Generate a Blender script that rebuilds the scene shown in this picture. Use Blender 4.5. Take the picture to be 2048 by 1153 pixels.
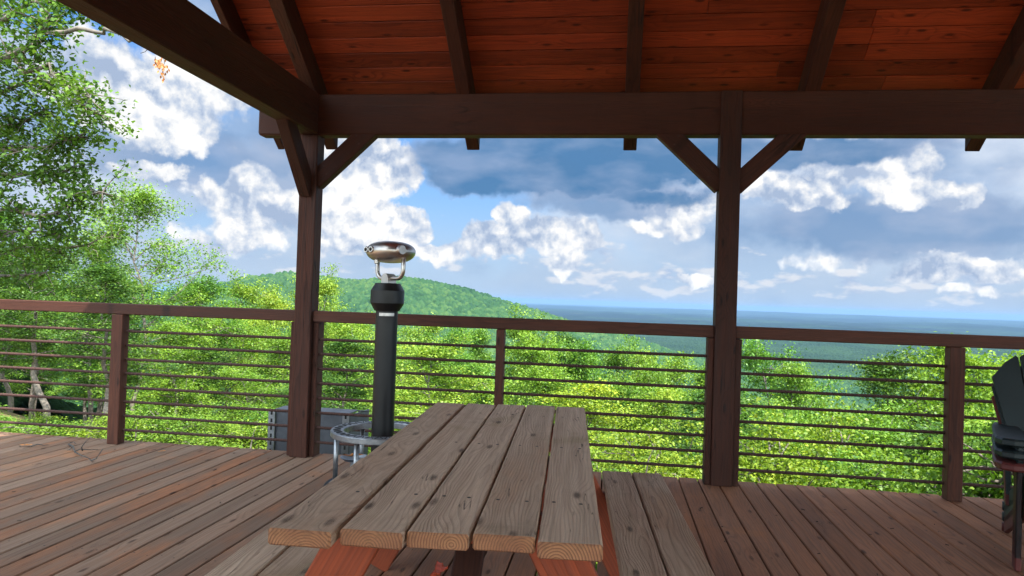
import bpy, bmesh, math, random
import numpy as np
from mathutils import Vector, Matrix, noise as mnoise
R=math.radians
for o in list(bpy.data.objects): bpy.data.objects.remove(o)
SC=bpy.context.scene; COL=SC.collection

# ------------------------------------------------------------------ camera
F=1420.0; EYE=1.30; YAW,PIT,ROL=R(8.2),R(0.95),R(1.9)
fw=Vector((-math.sin(YAW)*math.cos(PIT),math.cos(YAW)*math.cos(PIT),math.sin(PIT)))
rt=Vector((math.cos(YAW),math.sin(YAW),0)); up=rt.cross(fw)
rt2=rt*math.cos(ROL)+up*math.sin(ROL); up2=up*math.cos(ROL)-rt*math.sin(ROL)
cam=bpy.data.objects.new('camera',bpy.data.cameras.new('camera')); COL.objects.link(cam)
M=Matrix((rt2,up2,-fw)).transposed().to_4x4(); M.translation=(0,0,EYE); cam.matrix_world=M
cam.data.sensor_width=36; cam.data.lens=36*F/2048; cam.data.clip_start=0.05; cam.data.clip_end=200000
SC.camera=cam
def ray(x,y): return fw+rt2*((x-1024)/F)-up2*((y-576.5)/F)
def at(x,y,Y):
    d=ray(x,y); t=Y/d.y; return Vector((d.x*t,Y,EYE+d.z*t))
def atr(x,y,r):
    d=ray(x,y); t=r/math.hypot(d.x,d.y); return Vector((d.x*t,d.y*t,EYE+d.z*t))

# ------------------------------------------------------------------ light
SC.view_settings.view_transform='Standard'; SC.view_settings.look='None'
SC.view_settings.gamma=1; SC.view_settings.use_curve_mapping=False
SC.view_settings.exposure=1.5
SKYK=0.1
sd=Vector((0.47,-0.40,1)).normalized()              # towards the sun
SUN_EL=math.asin(sd.z); SUN_AZ=math.atan2(sd.x,sd.y)
sun=bpy.data.lights.new('sun','SUN'); sun.energy=4.2; sun.angle=R(0.5); sun.color=(1,0.95,0.86)
so=bpy.data.objects.new('sun',sun); COL.objects.link(so)
so.rotation_euler=(-sd).to_track_quat('-Z','Y').to_euler()

class NT:
    def __init__(s,nt): s.nt=nt; s.n=nt.nodes; s.l=nt.links
    def new(s,t,**k):
        nd=s.n.new(t)
        for a,b in k.items(): setattr(nd,a,b)
        return nd
    def put(s,sock,v):
        if isinstance(v,bpy.types.NodeSocket): s.l.new(v,sock)
        elif v is not None:
            if isinstance(v,(tuple,list)) and len(v)==3 and sock.type=='RGBA': v=(*v,1)
            sock.default_value=v
    def m(s,op,a,b=None,c=None,clamp=False):
        nd=s.new('ShaderNodeMath',operation=op,use_clamp=clamp)
        for i,v in enumerate((a,b,c)):
            if v is not None: s.put(nd.inputs[i],v)
        return nd.outputs[0]
    def vm(s,op,a,b=None,out=0):
        nd=s.new('ShaderNodeVectorMath',operation=op)
        s.put(nd.inputs[0],a)
        if b is not None:
            if op=='SCALE': s.put(nd.inputs['Scale'],b)
            else: s.put(nd.inputs[1],b)
        return nd.outputs['Value' if op in('LENGTH','DISTANCE','DOT_PRODUCT') else 0]
    def noise(s,vec,scale,detail=4,rough=.55,dim='3D',dist=0):
        nd=s.new('ShaderNodeTexNoise',noise_dimensions=dim)
        s.put(nd.inputs['Vector'],vec); s.put(nd.inputs['Scale'],scale); s.put(nd.inputs['Detail'],detail)
        s.put(nd.inputs['Roughness'],rough); s.put(nd.inputs['Distortion'],dist); return nd.outputs
    def mr(s,v,a,b,c=0,d=1,smooth=False):
        nd=s.new('ShaderNodeMapRange',interpolation_type='SMOOTHSTEP' if smooth else 'LINEAR')
        for i,x in enumerate((v,a,b,c,d)): s.put(nd.inputs[i],x)
        return nd.outputs[0]
    def mix(s,f,a,b,bt='MIX'):
        nd=s.new('ShaderNodeMix',data_type='RGBA',blend_type=bt)
        s.put(nd.inputs[0],f); s.put(nd.inputs[6],a); s.put(nd.inputs[7],b); return nd.outputs[2]
    def ramp(s,f,stops):
        nd=s.new('ShaderNodeValToRGB'); e=nd.color_ramp.elements
        while len(e)<len(stops): e.new(.5)
        for el,(p,c) in zip(e,stops): el.position=p; el.color=(*c,1)
        s.put(nd.inputs[0],f); return nd.outputs[0]
def lin(r,g,b): return tuple(((c/255)/12.92 if c<=10 else ((c/255+.055)/1.055)**2.4) for c in (r,g,b))

# ------------------------------------------------------------------ sky
world=bpy.data.worlds.new('World'); SC.world=world; world.use_nodes=True
def build_sky():
    W=NT(world.node_tree); W.n.clear()
    out=W.new('ShaderNodeOutputWorld'); bg=W.new('ShaderNodeBackground'); bg.inputs['Strength'].default_value=SKYK
    W.l.new(bg.outputs[0],out.inputs[0])
    sky=W.new('ShaderNodeTexSky',sky_type='NISHITA'); sky.sun_disc=False
    sky.sun_elevation=SUN_EL; sky.sun_rotation=SUN_AZ; sky.altitude=300; sky.air_density=1.0; sky.dust_density=0.6; sky.ozone_density=2.0
    gen=W.new('ShaderNodeTexCoord').outputs['Generated']
    d=W.vm('NORMALIZE',gen); sp=W.new('ShaderNodeSeparateXYZ'); W.l.new(d,sp.inputs[0])
    u=W.m('MULTIPLY',W.m('ARCTAN2',sp.outputs[0],sp.outputs[1]),10)
    v=W.m('MULTIPLY',W.m('ARCSINE',sp.outputs[2]),10)
    cb=W.new('ShaderNodeCombineXYZ'); W.l.new(u,cb.inputs[0]); W.l.new(v,cb.inputs[1]); P=cb.outputs[0]
    def uv(x,y):
        r=ray(x,y).normalized(); return math.atan2(r.x,r.y)*10,math.asin(r.z)*10
    wn=W.noise(P,0.75,3,.5,'2D')[1]; wn2=W.noise(P,2.6,7,.6,'2D')[1]
    warp=W.vm('ADD',W.vm('SCALE',W.vm('SUBTRACT',wn,(.5,.5,.5)),.55),W.vm('SCALE',W.vm('SUBTRACT',wn2,(.5,.5,.5)),.30))
    PW=W.vm('ADD',P,warp)
    K=2**-SC.view_settings.exposure/SKYK
    def C(r,g,b): return tuple(c*K for c in lin(r,g,b))
    base=W.mix(.2,W.mix(W.mr(v,0,4.5),C(125,186,242),C(56,136,232)),sky.outputs[0])
    def field(blobs,pw=None):
        tot=None
        for (x,y,rx,ry,w) in blobs:
            cu,cv=uv(x,y)
            dd=W.vm('MULTIPLY',W.vm('SUBTRACT',pw or PW,(cu,cv,0)),(142/rx,142/ry,0))
            q=W.m('MAXIMUM',W.m('SUBTRACT',1.0,W.vm('DOT_PRODUCT',dd,dd)),0.0)
            q=W.m('MULTIPLY',q,w)
            tot=q if tot is None else W.m('MAXIMUM',tot,q)
        return tot
    def fb(scale,off=(0,0,0),det=9,rough=.58,sv=1.0,seed=0.0):
        vec=W.vm('MULTIPLY',W.vm('ADD',W.vm('ADD',P,off),(seed,seed*.7,0)),(1,sv,1))
        return W.noise(vec,scale,det,rough,'2D')[0]
    def puffs(scale,seed,off=(0,0,0)):
        # rounded cauliflower relief from two sizes of cells
        t=None
        for sc,w in ((scale,1.0),(scale*2.3,.5),(scale*5,.25)):
            vo=W.new('ShaderNodeTexVoronoi',feature='F1',voronoi_dimensions='2D'); W.put(vo.inputs['Vector'],W.vm('ADD',W.vm('ADD',PW,off),(seed,seed,0))); W.put(vo.inputs['Scale'],sc)
            q=W.m('MULTIPLY',vo.outputs['Distance'],-w); t=q if t is None else W.m('ADD',t,q)
        return t
    # 1 veil of thin cloud
    n1=fb(.30,det=6,rough=.5,seed=3,sv=1.6)
    gaps=field([(890,400,170,190,1.4),(240,70,170,50,.8),(820,300,110,60,.5),(430,340,150,60,.25)])
    veil=W.mr(W.m('SUBTRACT',n1,W.m('MULTIPLY',gaps,.6)),.22,.46,smooth=True)
    shv=W.mr(fb(.55,det=7,rough=.52,seed=21,sv=1.9),.36,.64)
    vc=W.mix(shv,C(158,184,218),C(226,234,245))
    c=W.mix(W.m('MULTIPLY',veil,.85),base,vc)
    hz=W.mr(v,0.0,1.7,1,0,smooth=True)
    c=W.mix(W.m('MULTIPLY',hz,.85),c,C(188,208,232))
    # 2 small distant cumulus rows
    low=field([(1400,560,500,40,.9),(620,520,420,45,.6),(1950,560,190,60,.9),(1180,540,130,70,.8),(1700,580,300,22,.7)],P)
    nl=fb(1.9,det=7,rough=.5,seed=31,sv=2.4)
    lm=W.mr(W.m('ADD',low,W.m('MULTIPLY',W.m('SUBTRACT',nl,.5),3.2)),.55,1.0,smooth=True)
    nl2=fb(1.9,(-.02,.10,0),det=7,rough=.5,seed=31,sv=2.4)
    lc=W.mix(W.m('ADD',.5,W.m('MULTIPLY',W.m('SUBTRACT',nl,nl2),5),clamp=True),C(178,196,226),C(248,246,246))
    c=W.mix(W.m('MULTIPLY',lm,.65),c,lc)
    # 3 grey-blue cloud bases behind the towers
    g1=field([(400,330,240,75,1.0),(560,300,90,80,.8),(1650,455,240,60,.9),(1880,460,250,75,1.0),(1560,440,120,40,.8),(1250,405,260,45,1.1),(1100,350,200,40,.7),(1850,330,200,60,.5),(600,420,60,50,.6)])
    gm=W.mr(W.m('ADD',g1,W.m('MULTIPLY',W.m('SUBTRACT',fb(.9,det=7,rough=.5,seed=41,sv=1.6),.5),1.2)),.12,.75,smooth=True)
    gc=W.mix(W.mr(fb(.9,det=6,rough=.5,seed=43,sv=2.2),.35,.65),C(124,158,200),C(166,184,214))
    c=W.mix(W.m('MULTIPLY',gm,.85),c,gc)
    # 4 bright cumulus towers
    bl=[(745,335,125,95,1.3),(700,300,100,110,1.2),(690,410,110,120,1.3),(800,462,72,52,1.2),(720,465,110,60,1.2),(640,400,80,130,1.2),(525,385,150,62,1.2),(510,440,140,75,1.1),(430,470,120,45,.8),
        (310,190,210,110,1.05),(400,170,150,110,1.0),(200,170,130,110,.9),(300,260,180,60,.9),(290,338,80,32,1.0),(1010,488,115,48,1.3),(1090,478,90,50,1.1),(870,502,110,30,1.1),(1025,435,42,34,1.0),(1170,465,60,42,1.2),(1130,525,60,40,1.1),(1165,500,45,60,.9),
        (1560,385,150,42,1.25),(1700,350,130,60,1.25),(1640,405,160,45,1.1),(1800,370,100,60,1.1),(1370,430,130,55,1.0),(1290,450,80,30,.8),(1870,400,80,45,.9),(1800,320,80,50,.9),(1910,545,140,36,1.1),(1390,558,50,18,1.0),(1950,590,80,20,.9),(1680,520,160,30,.6)]
    nz=W.m('ADD',W.m('MULTIPLY',puffs(1.5,5.0),.55),fb(2.0,det=8,rough=.55,seed=51)); 
    bf=W.m('ADD',field(bl),W.m('MULTIPLY',W.m('ADD',nz,-.02),1.0))
    bm=W.mr(bf,.46,.80,smooth=True)
    o=(.07,-.13,0)
    pa=puffs(1.5,5.0); pb=puffs(1.5,5.0,(.05,.13,0))
    na=fb(2.2,det=9,rough=.6,seed=51); nb=fb(2.2,(.05,.13,0),det=9,rough=.6,seed=51)
    rel=W.m('ADD',W.m('MULTIPLY',W.m('SUBTRACT',pa,pb),.9),W.m('MULTIPLY',W.m('SUBTRACT',na,nb),2.2))
    nf=fb(.8,det=5,rough=.5,seed=53,sv=1.4)
    bs=W.m('ADD',W.m('ADD',.56,rel),W.m('MULTIPLY',W.m('SUBTRACT',nf,.5),1.6),clamp=True)
    bs=W.m('MULTIPLY',bs,W.mr(bf,.6,1.5,.78,1.05))
    bc=W.ramp(bs,[(0,C(172,190,218)),(.3,C(208,219,236)),(.62,C(248,249,251)),(1,tuple(k*1.2 for k in C(255,255,255)))])
    c=W.mix(bm,c,bc)
    # 5 dark cloud deck in front, upper middle and right
    dk=field([(1100,325,330,85,1.3),(1280,300,360,75,1.2),(960,360,130,55,.9),(930,390,60,22,.6),(1500,312,300,50,1.0),(1750,300,260,36,.7),(1330,280,320,60,1.0),(1300,395,180,26,.6)])
    dn=fb(.7,det=7,rough=.48,seed=61,sv=2.4)
    dm=W.mr(W.m('ADD',dk,W.m('MULTIPLY',W.m('SUBTRACT',dn,.5),1.0)),.15,.62,smooth=True)
    dc=W.mix(W.m('ADD',W.mr(fb(.9,det=6,rough=.5,seed=63,sv=2.4),.35,.7),W.mr(dm,.4,1,.6,-.15),clamp=True),C(84,132,180),C(146,170,206))
    c=W.mix(W.m('MULTIPLY',dm,.95),c,dc)
    # unseen sky round the sun, behind and above, boosted to fill the dark interior
    sdn=W.vm('DOT_PRODUCT',d,tuple(sd)); gl=W.m('POWER',W.m('MAXIMUM',sdn,0.0),1.5)
    bh=W.mr(sp.outputs[1],.15,-.5,0,1,smooth=True)
    c=W.mix(1.0,c,W.ramp(W.m('ADD',W.m('MULTIPLY',gl,.6),W.m('MULTIPLY',bh,.4),clamp=True),[(0,(.2,.2,.2)),(.12,(.2,.2,.2)),(1,(SKYFILL*.2*1.08,SKYFILL*.2,SKYFILL*.2*.78))]),'MULTIPLY')
    c=W.mix(1.0,c,(5,5,5),'MULTIPLY')
    c=W.mix(W.mr(v,-.06,-.4),c,C(60,90,110))
    W.l.new(c,bg.inputs[0])
SKYFILL=10.0
build_sky()

# ------------------------------------------------------------------ helpers
def col(h): return h
class MB:
    """collects boards, tubes and lathes with a board-space coordinate (gr) and a random id (bid) per piece"""
    def __init__(s): s.v=[]; s.f=[]; s.g=[]; s.b=[]; s.sm=[]; s.mi={}
    def add(s,vs,fs,gs,bid,smooth=False):
        n=len(s.v); s.v+=[tuple(v) for v in vs]; s.g+=[tuple(g) for g in gs]; s.b+=[bid]*len(vs)
        s.f+=[tuple(i+n for i in f) for f in fs]; s.sm+=[smooth]*len(fs)
    def beam(s,p0,p1,w,h,upv=(0,0,1),k=.004,seg=1,jit=0.0,sh0=0,sh1=0,bid=None,rnd=random,mi=None):
        """bar from p0 to p1 (axis), w across, h along upv"""
        p0=Vector(p0);p1=Vector(p1);L=(p1-p0).length;ax=(p1-p0)/L
        sd=ax.cross(Vector(upv)).normalized(); u=sd.cross(ax).normalized()
        bid=rnd.random() if bid is None else bid
        def prof(a,b,k): return [(-a+k,-b),(a-k,-b),(a,-b+k),(a,b-k),(a-k,b),(-a+k,b),(-a,b-k),(-a,-b+k)]
        rings=[(0,k)]+[(k+(L-2*k)*i/seg,0) for i in range(seg+1)]+[(L,k)]
        vs=[];gs=[]
        for t,ins in rings:
            j=[rnd.uniform(-jit,jit) for _ in range(4)] if jit else [0]*4
            for q,(x,y) in enumerate(prof(w/2-ins*.8,h/2-ins*.8,k)):
                jx=j[0] if x<0 else j[1]; jy=j[2] if y<0 else j[3]
                tt=t+(sh0*y if t<L/2 else sh1*y)
                vs.append(p0+ax*tt+sd*(x+jx)+u*(y+jy*.5)); gs.append((t,x,y))
        fs=[tuple(range(7,-1,-1))]
        nr=len(rings)
        for r in range(nr-1):
            for q in range(8):
                a=r*8+q;b=r*8+(q+1)%8; fs.append((a,b,b+8,a+8))
        fs.append(tuple(range((nr-1)*8,nr*8)))
        f0=len(s.f); s.add(vs,fs,gs,bid); s.mi[f0]=1; s.mi[len(s.f)-1]=1
        for q in range(8): s.mi[f0+1+q]=1; s.mi[len(s.f)-2-q]=1
        if mi is not None:
            for q in range(f0,len(s.f)): s.mi[q]=mi
        return s
    def tube(s,pts,rad,n=10,cap=True,bid=None):
        pts=[Vector(p) for p in pts]; rs=rad if isinstance(rad,(list,tuple)) else [rad]*len(pts)
        bid=random.random() if bid is None else bid
        vs=[];gs=[];t=0;pu=None
        for i,p in enumerate(pts):
            a=(pts[min(i+1,len(pts)-1)]-pts[max(i-1,0)]).normalized()
            if pu is None: pu=a.orthogonal().normalized()
            pu=(pu-a*pu.dot(a)).normalized(); w=a.cross(pu)
            if i: t+=(p-pts[i-1]).length
            for q in range(n):
                an=2*math.pi*q/n; o=(pu*math.cos(an)+w*math.sin(an))*rs[i]
                vs.append(p+o); gs.append((t,rs[i]*math.cos(an),rs[i]*math.sin(an)))
        fs=[]
        for i in range(len(pts)-1):
            for q in range(n):
                a=i*n+q;b=i*n+(q+1)%n; fs.append((a,b,b+n,a+n))
        s.add(vs,fs,gs,bid,True)
        if cap:
            s.f.append(tuple(len(s.v)-len(vs)+q for q in range(n-1,-1,-1))); s.f.append(tuple(len(s.v)-n+q for q in range(n))); s.sm+=[False,False]
        return s
    def lathe(s,c,prof,n=40,axis=(0,0,1),bid=.5,smooth=True,split=None):
        """prof list of (r,h); closed if it returns"""
        c=Vector(c); ax=Vector(axis).normalized(); e=ax.orthogonal().normalized(); w=ax.cross(e)
        for i in range(len(prof)-1):
            (r0,h0),(r1,h1)=prof[i],prof[i+1]
            vs=[];gs=[];fs=[]
            for q in range(n):
                an=2*math.pi*q/n; d=e*math.cos(an)+w*math.sin(an)
                for r,h in ((r0,h0),(r1,h1)):
                    vs.append(c+d*max(r,1e-4)+ax*h); gs.append((h,r*math.cos(an),r*math.sin(an)))
            for q in range(n):
                a=2*q;b=2*((q+1)%n); fs.append((a,b,b+1,a+1))
            s.add(vs,fs,gs,bid,smooth)
        return s
    def raw(s,vs,fs,bid=None,smooth=False):
        s.add(vs,fs,[tuple(v) for v in vs],random.random() if bid is None else bid,smooth); return s
    def build(s,name,mat,parent=None,merge=False,mat2=None):
        me=bpy.data.meshes.new(name); me.from_pydata(s.v,[],s.f)
        a=me.attributes.new('gr','FLOAT_VECTOR','POINT'); a.data.foreach_set('vector',np.array(s.g,dtype=np.float32).ravel())
        b=me.attributes.new('bid','FLOAT','POINT'); b.data.foreach_set('value',np.array(s.b,dtype=np.float32))
        me.polygons.foreach_set('use_smooth',s.sm[:len(me.polygons)])
        me.materials.append(mat)
        if mat2:
            me.materials.append(mat2)
            for q,v in s.mi.items(): me.polygons[q].material_index=v
        if merge:
            bm=bmesh.new(); bm.from_mesh(me); bmesh.ops.remove_doubles(bm,verts=bm.verts,dist=1e-5); bm.to_mesh(me); bm.free()
        me.update()
        o=bpy.data.objects.new(name,me); COL.objects.link(o)
        if parent:
            o.parent=parent
            o.matrix_parent_inverse=parent.matrix_basis.inverted()
        return o
def tag(o,label=None,cat=None,group=None,kind=None):
    if label: o['label']=label
    if cat: o['category']=cat
    if group: o['group']=group
    if kind: o['kind']=kind
    return o
def empty(name,loc,label,cat,group=None,rz=0):
    o=bpy.data.objects.new(name,None); COL.objects.link(o); o.location=loc; o.rotation_euler=(0,0,rz)
    o.empty_display_size=.1; bpy.context.view_layer.update
    return tag(o,label,cat,group)
def copy_tree(o,parent=None):
    c=o.copy(); COL.objects.link(c)
    if parent: c.parent=parent
    for ch in list(o.children): copy_tree(ch,c)
    return c
def npmesh(name,verts,faces,mat,smooth=False,attrs=None):
    """verts (n,3), faces (m,k)"""
    me=bpy.data.meshes.new(name); n=len(verts); m,k=faces.shape
    me.vertices.add(n); me.vertices.foreach_set('co',np.ascontiguousarray(verts,dtype=np.float32).ravel())
    me.loops.add(m*k); me.loops.foreach_set('vertex_index',np.ascontiguousarray(faces,dtype=np.int32).ravel())
    me.polygons.add(m); me.polygons.foreach_set('loop_start',np.arange(0,m*k,k,dtype=np.int32))
    if smooth: me.polygons.foreach_set('use_smooth',np.ones(m,dtype=bool))
    for an,(dom,arr) in (attrs or {}).items():
        a=me.attributes.new(an,'FLOAT',dom); a.data.foreach_set('value',np.ascontiguousarray(arr,dtype=np.float32))
    me.update(calc_edges=True); me.validate(); me.materials.append(mat); return me

# ------------------------------------------------------------------ materials
def principled(name):
    m=bpy.data.materials.new(name); m.use_nodes=True; N=NT(m.node_tree); p=N.n['Principled BSDF']; return m,N,p
def wood(name,cA,cB,dark,grey=None,greyamt=0.0,ring=95.0,rough=.75,bump=.35,knots=.5,streak=.5,stain=None,vary=.25,endc=None,crack=0.0,greyx=False,cw=.006):
    m,N,p=principled(name)
    gr=N.new('ShaderNodeAttribute',attribute_name='gr').outputs['Vector']
    bid=N.new('ShaderNodeAttribute',attribute_name='bid').outputs['Fac']
    wn=N.new('ShaderNodeTexWhiteNoise',noise_dimensions='1D'); N.put(wn.inputs['W'],N.m('MULTIPLY',bid,917.3)); rc=wn.outputs['Color']; rv=wn.outputs['Value']
    off=N.vm('MULTIPLY',rc,(37.,0,0))
    q=N.vm('ADD',gr,off)
    # slow wander of the growth rings along the board
    w1=N.noise(N.vm('MULTIPLY',q,(1.3,7,7)),1.0,2,.5)[1]
    w1=N.vm('MULTIPLY',N.vm('SUBTRACT',w1,(.5,.5,.5)),(0,.10,.05))
    ctr=N.vm('MULTIPLY',N.vm('SUBTRACT',rc,(.5,.5,.15)),(0,.11,-.12))
    # knots
    kv=N.vm('ADD',N.vm('MULTIPLY',q,(2.6,8.5,0)),N.vm('SCALE',rc,9.0))
    vo=N.new('ShaderNodeTexVoronoi',feature='F1',voronoi_dimensions='2D'); N.put(vo.inputs['Vector'],kv); N.put(vo.inputs['Scale'],1.0); N.put(vo.inputs['Randomness'],1.0)
    vcol=N.new('ShaderNodeSeparateXYZ'); N.l.new(vo.outputs['Color'],vcol.inputs[0])
    kact=N.m('LESS_THAN',vcol.outputs[0],knots*.6)
    kd=vo.outputs['Distance']
    bulge=N.m('MULTIPLY',N.m('MULTIPLY',N.mr(kd,0,.55,1,0,smooth=True),kact),.022)
    pos=N.vm('ADD',N.vm('ADD',q,w1),ctr)
    sp=N.new('ShaderNodeSeparateXYZ'); N.l.new(pos,sp.inputs[0])
    r=N.m('SQRT',N.m('ADD',N.m('MULTIPLY',sp.outputs[1],sp.outputs[1]),N.m('MULTIPLY',sp.outputs[2],sp.outputs[2])))
    r=N.m('ADD',r,bulge)
    ph=N.m('FRACT',N.m('MULTIPLY',r,ring))
    rg=N.m('MULTIPLY',N.mr(ph,.45,.92,0,1,smooth=True),N.mr(ph,.95,1.0,1,0))
    fine=N.noise(N.vm('MULTIPLY',q,(5,170,170)),1.0,4,.65)[0]
    fine2=N.noise(N.vm('MULTIPLY',q,(1.5,45,45)),1.0,4,.6)[0]
    big=N.noise(N.vm('ADD',N.vm('MULTIPLY',q,(1.1,3,3)),N.vm('SCALE',rc,5.)),1.0,5,.6)[0]
    c=N.mix(N.mr(big,.3,.7),cA,cB)
    c=N.mix(N.m('MULTIPLY',N.mr(N.m('ADD',N.m('MULTIPLY',fine,.5),N.m('MULTIPLY',fine2,.5)),.38,.62,1,0),streak),c,dark)
    c=N.mix(N.m('MULTIPLY',rg,N.mr(big,.35,.65,.15,.55)),c,dark)
    if grey:
        gm=N.mr(N.m('ADD',big,N.m('MULTIPLY',rv,.25)),.38,.62,0,greyamt,smooth=True)
        if greyx:
            gx=N.new('ShaderNodeSeparateXYZ'); N.l.new(N.new('ShaderNodeNewGeometry').outputs['Position'],gx.inputs[0])
            gm=N.m('MULTIPLY',gm,N.mr(gx.outputs[0],-2.4,.3,1,.25,smooth=True))
        gcol=N.mix(N.m('MULTIPLY',N.mr(fine2,.35,.65),.8),grey,tuple(x*.55 for x in grey))
        gcol=N.mix(N.m('MULTIPLY',rg,N.mr(big,.3,.7,.45,.12)),gcol,tuple(x*.3 for x in grey))
        c=N.mix(gm,c,gcol)
    if stain:
        geo=N.new('ShaderNodeNewGeometry').outputs['Position']
        sn=N.noise(geo,1.3,6,.62)[0]
        c=N.mix(N.mr(sn,.56,.72,0,.55,smooth=True),c,stain)
        sn2=N.noise(N.vm('ADD',geo,(7,3,0)),2.2,6,.65)[0]
        c=N.mix(N.mr(sn2,.60,.78,0,.5,smooth=True),c,tuple(x*.35 for x in stain))
    # knot hearts
    kn=N.m('MULTIPLY',N.mr(kd,.035,.13,1,0,smooth=True),kact)
    c=N.mix(N.m('MULTIPLY',kn,.85),c,tuple(x*.45 for x in dark))
    # per board brightness
    c=N.mix(1.0,c,N.ramp(rv,[(0,(1-vary,)*3),(1,(1+vary*.6,)*3)]),'MULTIPLY')
    hgt=N.m('ADD',N.m('ADD',N.m('MULTIPLY',rg,-.6),N.m('MULTIPLY',fine,.7)),N.m('MULTIPLY',kn,-.8))
    if crack:
        ckv=N.vm('MULTIPLY',q,(.9,26,6))
        ck=N.noise(ckv,1.0,3,.5,dist=.4)[0]
        ckm=N.m('MULTIPLY',N.mr(N.m('ABSOLUTE',N.m('SUBTRACT',ck,.5)),.0,cw,1,0),N.mr(N.noise(N.vm('MULTIPLY',q,(1.4,9,1)),1.0,2)[0],.52,.6))
        c=N.mix(N.m('MULTIPLY',ckm,crack),c,tuple(x*.15 for x in dark)); hgt=N.m('ADD',hgt,N.m('MULTIPLY',ckm,-2))
    N.put(p.inputs['Base Color'],c)
    N.put(p.inputs['Roughness'],N.mr(fine2,.2,.8,rough-.12,min(1,rough+.12)))
    p.inputs['Specular IOR Level'].default_value=.3
    bp=N.new('ShaderNodeBump'); bp.inputs['Strength'].default_value=bump; bp.inputs['Distance'].default_value=.004
    N.put(bp.inputs['Height'],hgt); N.l.new(bp.outputs[0],p.inputs['Normal'])
    return m
M={}
M['timber']=wood('dark stained timber',(.095,.028,.015),(.062,.019,.0105),(.020,.008,.005),ring=120,knots=.6,streak=.6,bump=.6,rough=.7,crack=.95,cw=.02)
M['ceiling']=wood('red stained ceiling boards',(.50,.082,.025),(.32,.048,.017),(.07,.013,.007),ring=90,knots=1.3,streak=.55,bump=.35,rough=.6,vary=.38)
M['rail']=wood('brown stained rail',(.130,.041,.021),(.088,.028,.016),(.026,.010,.007),ring=85,knots=.6,streak=.6,rough=.65)
M['deck']=wood('weathered deck boards',(.46,.185,.085),(.34,.140,.070),(.11,.048,.027),grey=(.23,.165,.12),greyamt=.75,greyx=True,ring=70,knots=.4,streak=.55,rough=.85,stain=(.40,.15,.05),vary=.32)
M['table']=wood('weathered grey table boards',(.58,.36,.225),(.48,.29,.175),(.15,.085,.054),grey=(.68,.49,.35),greyamt=.75,ring=105,knots=.75,streak=.6,rough=.9,bump=.8,stain=(.27,.19,.085),vary=.16,crack=1.0)
M['leg']=wood('red brown stained table frame',(.33,.065,.022),(.26,.05,.018),(.11,.022,.010),ring=80,knots=.5,streak=.6,rough=.6,vary=.1)
def endgrain(name):
    m,N,p=principled(name)
    gr=N.new('ShaderNodeAttribute',attribute_name='gr').outputs['Vector']; bid=N.new('ShaderNodeAttribute',attribute_name='bid').outputs['Fac']
    wn=N.new('ShaderNodeTexWhiteNoise',noise_dimensions='1D'); N.put(wn.inputs['W'],N.m('MULTIPLY',bid,917.3)); rc=wn.outputs['Color']
    q=N.vm('ADD',gr,N.vm('MULTIPLY',N.vm('SUBTRACT',rc,(.5,.5,-.1)),(0,.09,.05)))
    q=N.vm('ADD',q,N.vm('SCALE',N.vm('SUBTRACT',N.noise(gr,14,3)[1],(.5,.5,.5)),.012))
    sp=N.new('ShaderNodeSeparateXYZ'); N.l.new(q,sp.inputs[0])
    r=N.m('SQRT',N.m('ADD',N.m('MULTIPLY',sp.outputs[1],sp.outputs[1]),N.m('MULTIPLY',sp.outputs[2],sp.outputs[2])))
    ph=N.m('FRACT',N.m('MULTIPLY',r,150)); rg=N.m('MULTIPLY',N.mr(ph,.3,.85,smooth=True),N.mr(ph,.9,1,1,0))
    n=N.noise(gr,60,5,.6)[0]; n2=N.noise(N.vm('ADD',gr,rc),9,4)[0]
    c=N.mix(N.mr(n2,.35,.65),(.40,.19,.085),(.27,.115,.055)); c=N.mix(N.m('MULTIPLY',rg,.75),c,(.10,.032,.018)); c=N.mix(N.mr(n,.5,.75,0,.5),c,(.12,.06,.03))
    N.put(p.inputs['Base Color'],c); p.inputs['Roughness'].default_value=.85
    bp=N.new('ShaderNodeBump'); bp.inputs['Strength'].default_value=.6; bp.inputs['Distance'].default_value=.003; N.put(bp.inputs['Height'],N.m('ADD',N.m('MULTIPLY',rg,-.5),n)); N.l.new(bp.outputs[0],p.inputs['Normal'])
    return m
M['end']=endgrain('board end grain')
def simple(name,c,rough=.5,metal=0,nz=0,scale=20,bump=0,c2=None):
    m,N,p=principled(name)
    tc=N.new('ShaderNodeTexCoord').outputs['Object']
    n=N.noise(tc,scale,5,.6)[0]
    N.put(p.inputs['Base Color'],N.mix(N.mr(n,.35,.65),c,c2 or tuple(x*(1-nz) for x in c)))
    N.put(p.inputs['Roughness'],N.mr(n,.3,.7,max(.02,rough-.08),rough+.08)); p.inputs['Metallic'].default_value=metal
    if bump:
        bp=N.new('ShaderNodeBump'); bp.inputs['Strength'].default_value=bump; bp.inputs['Distance'].default_value=.002; N.put(bp.inputs['Height'],n); N.l.new(bp.outputs[0],p.inputs['Normal'])
    return m
M['rebar']=simple('rusted steel rod',(.075,.028,.02),.85,.0,.55,60,.5,(.03,.014,.011))
M['black']=simple('black powder coat',(.005,.005,.006),.42,0,.3,6,0)
M['steel']=simple('polished steel',(.66,.60,.55),.36,1,.2,9)
M['alu']=simple('brushed aluminium',(.40,.41,.43),.45,1,.3,25,.1)
M['galv']=simple('galvanised sheet',(.13,.135,.155),.6,.5,.3,6)
M['rubber']=simple('black rubber',(.015,.015,.016),.7)
M['hole']=simple('dark opening',(.01,.01,.01),.8)
M['plate']=simple('engraved label plate',(.75,.72,.70),.35,.6,.3,50)
M['green']=simple('dark green plastic',(.009,.017,.018),.55,0,.4,4,.05,(.015,.025,.026))
M['red']=simple('faded red plastic',(.12,.020,.016),.55,0,.3,5,.05)
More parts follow.
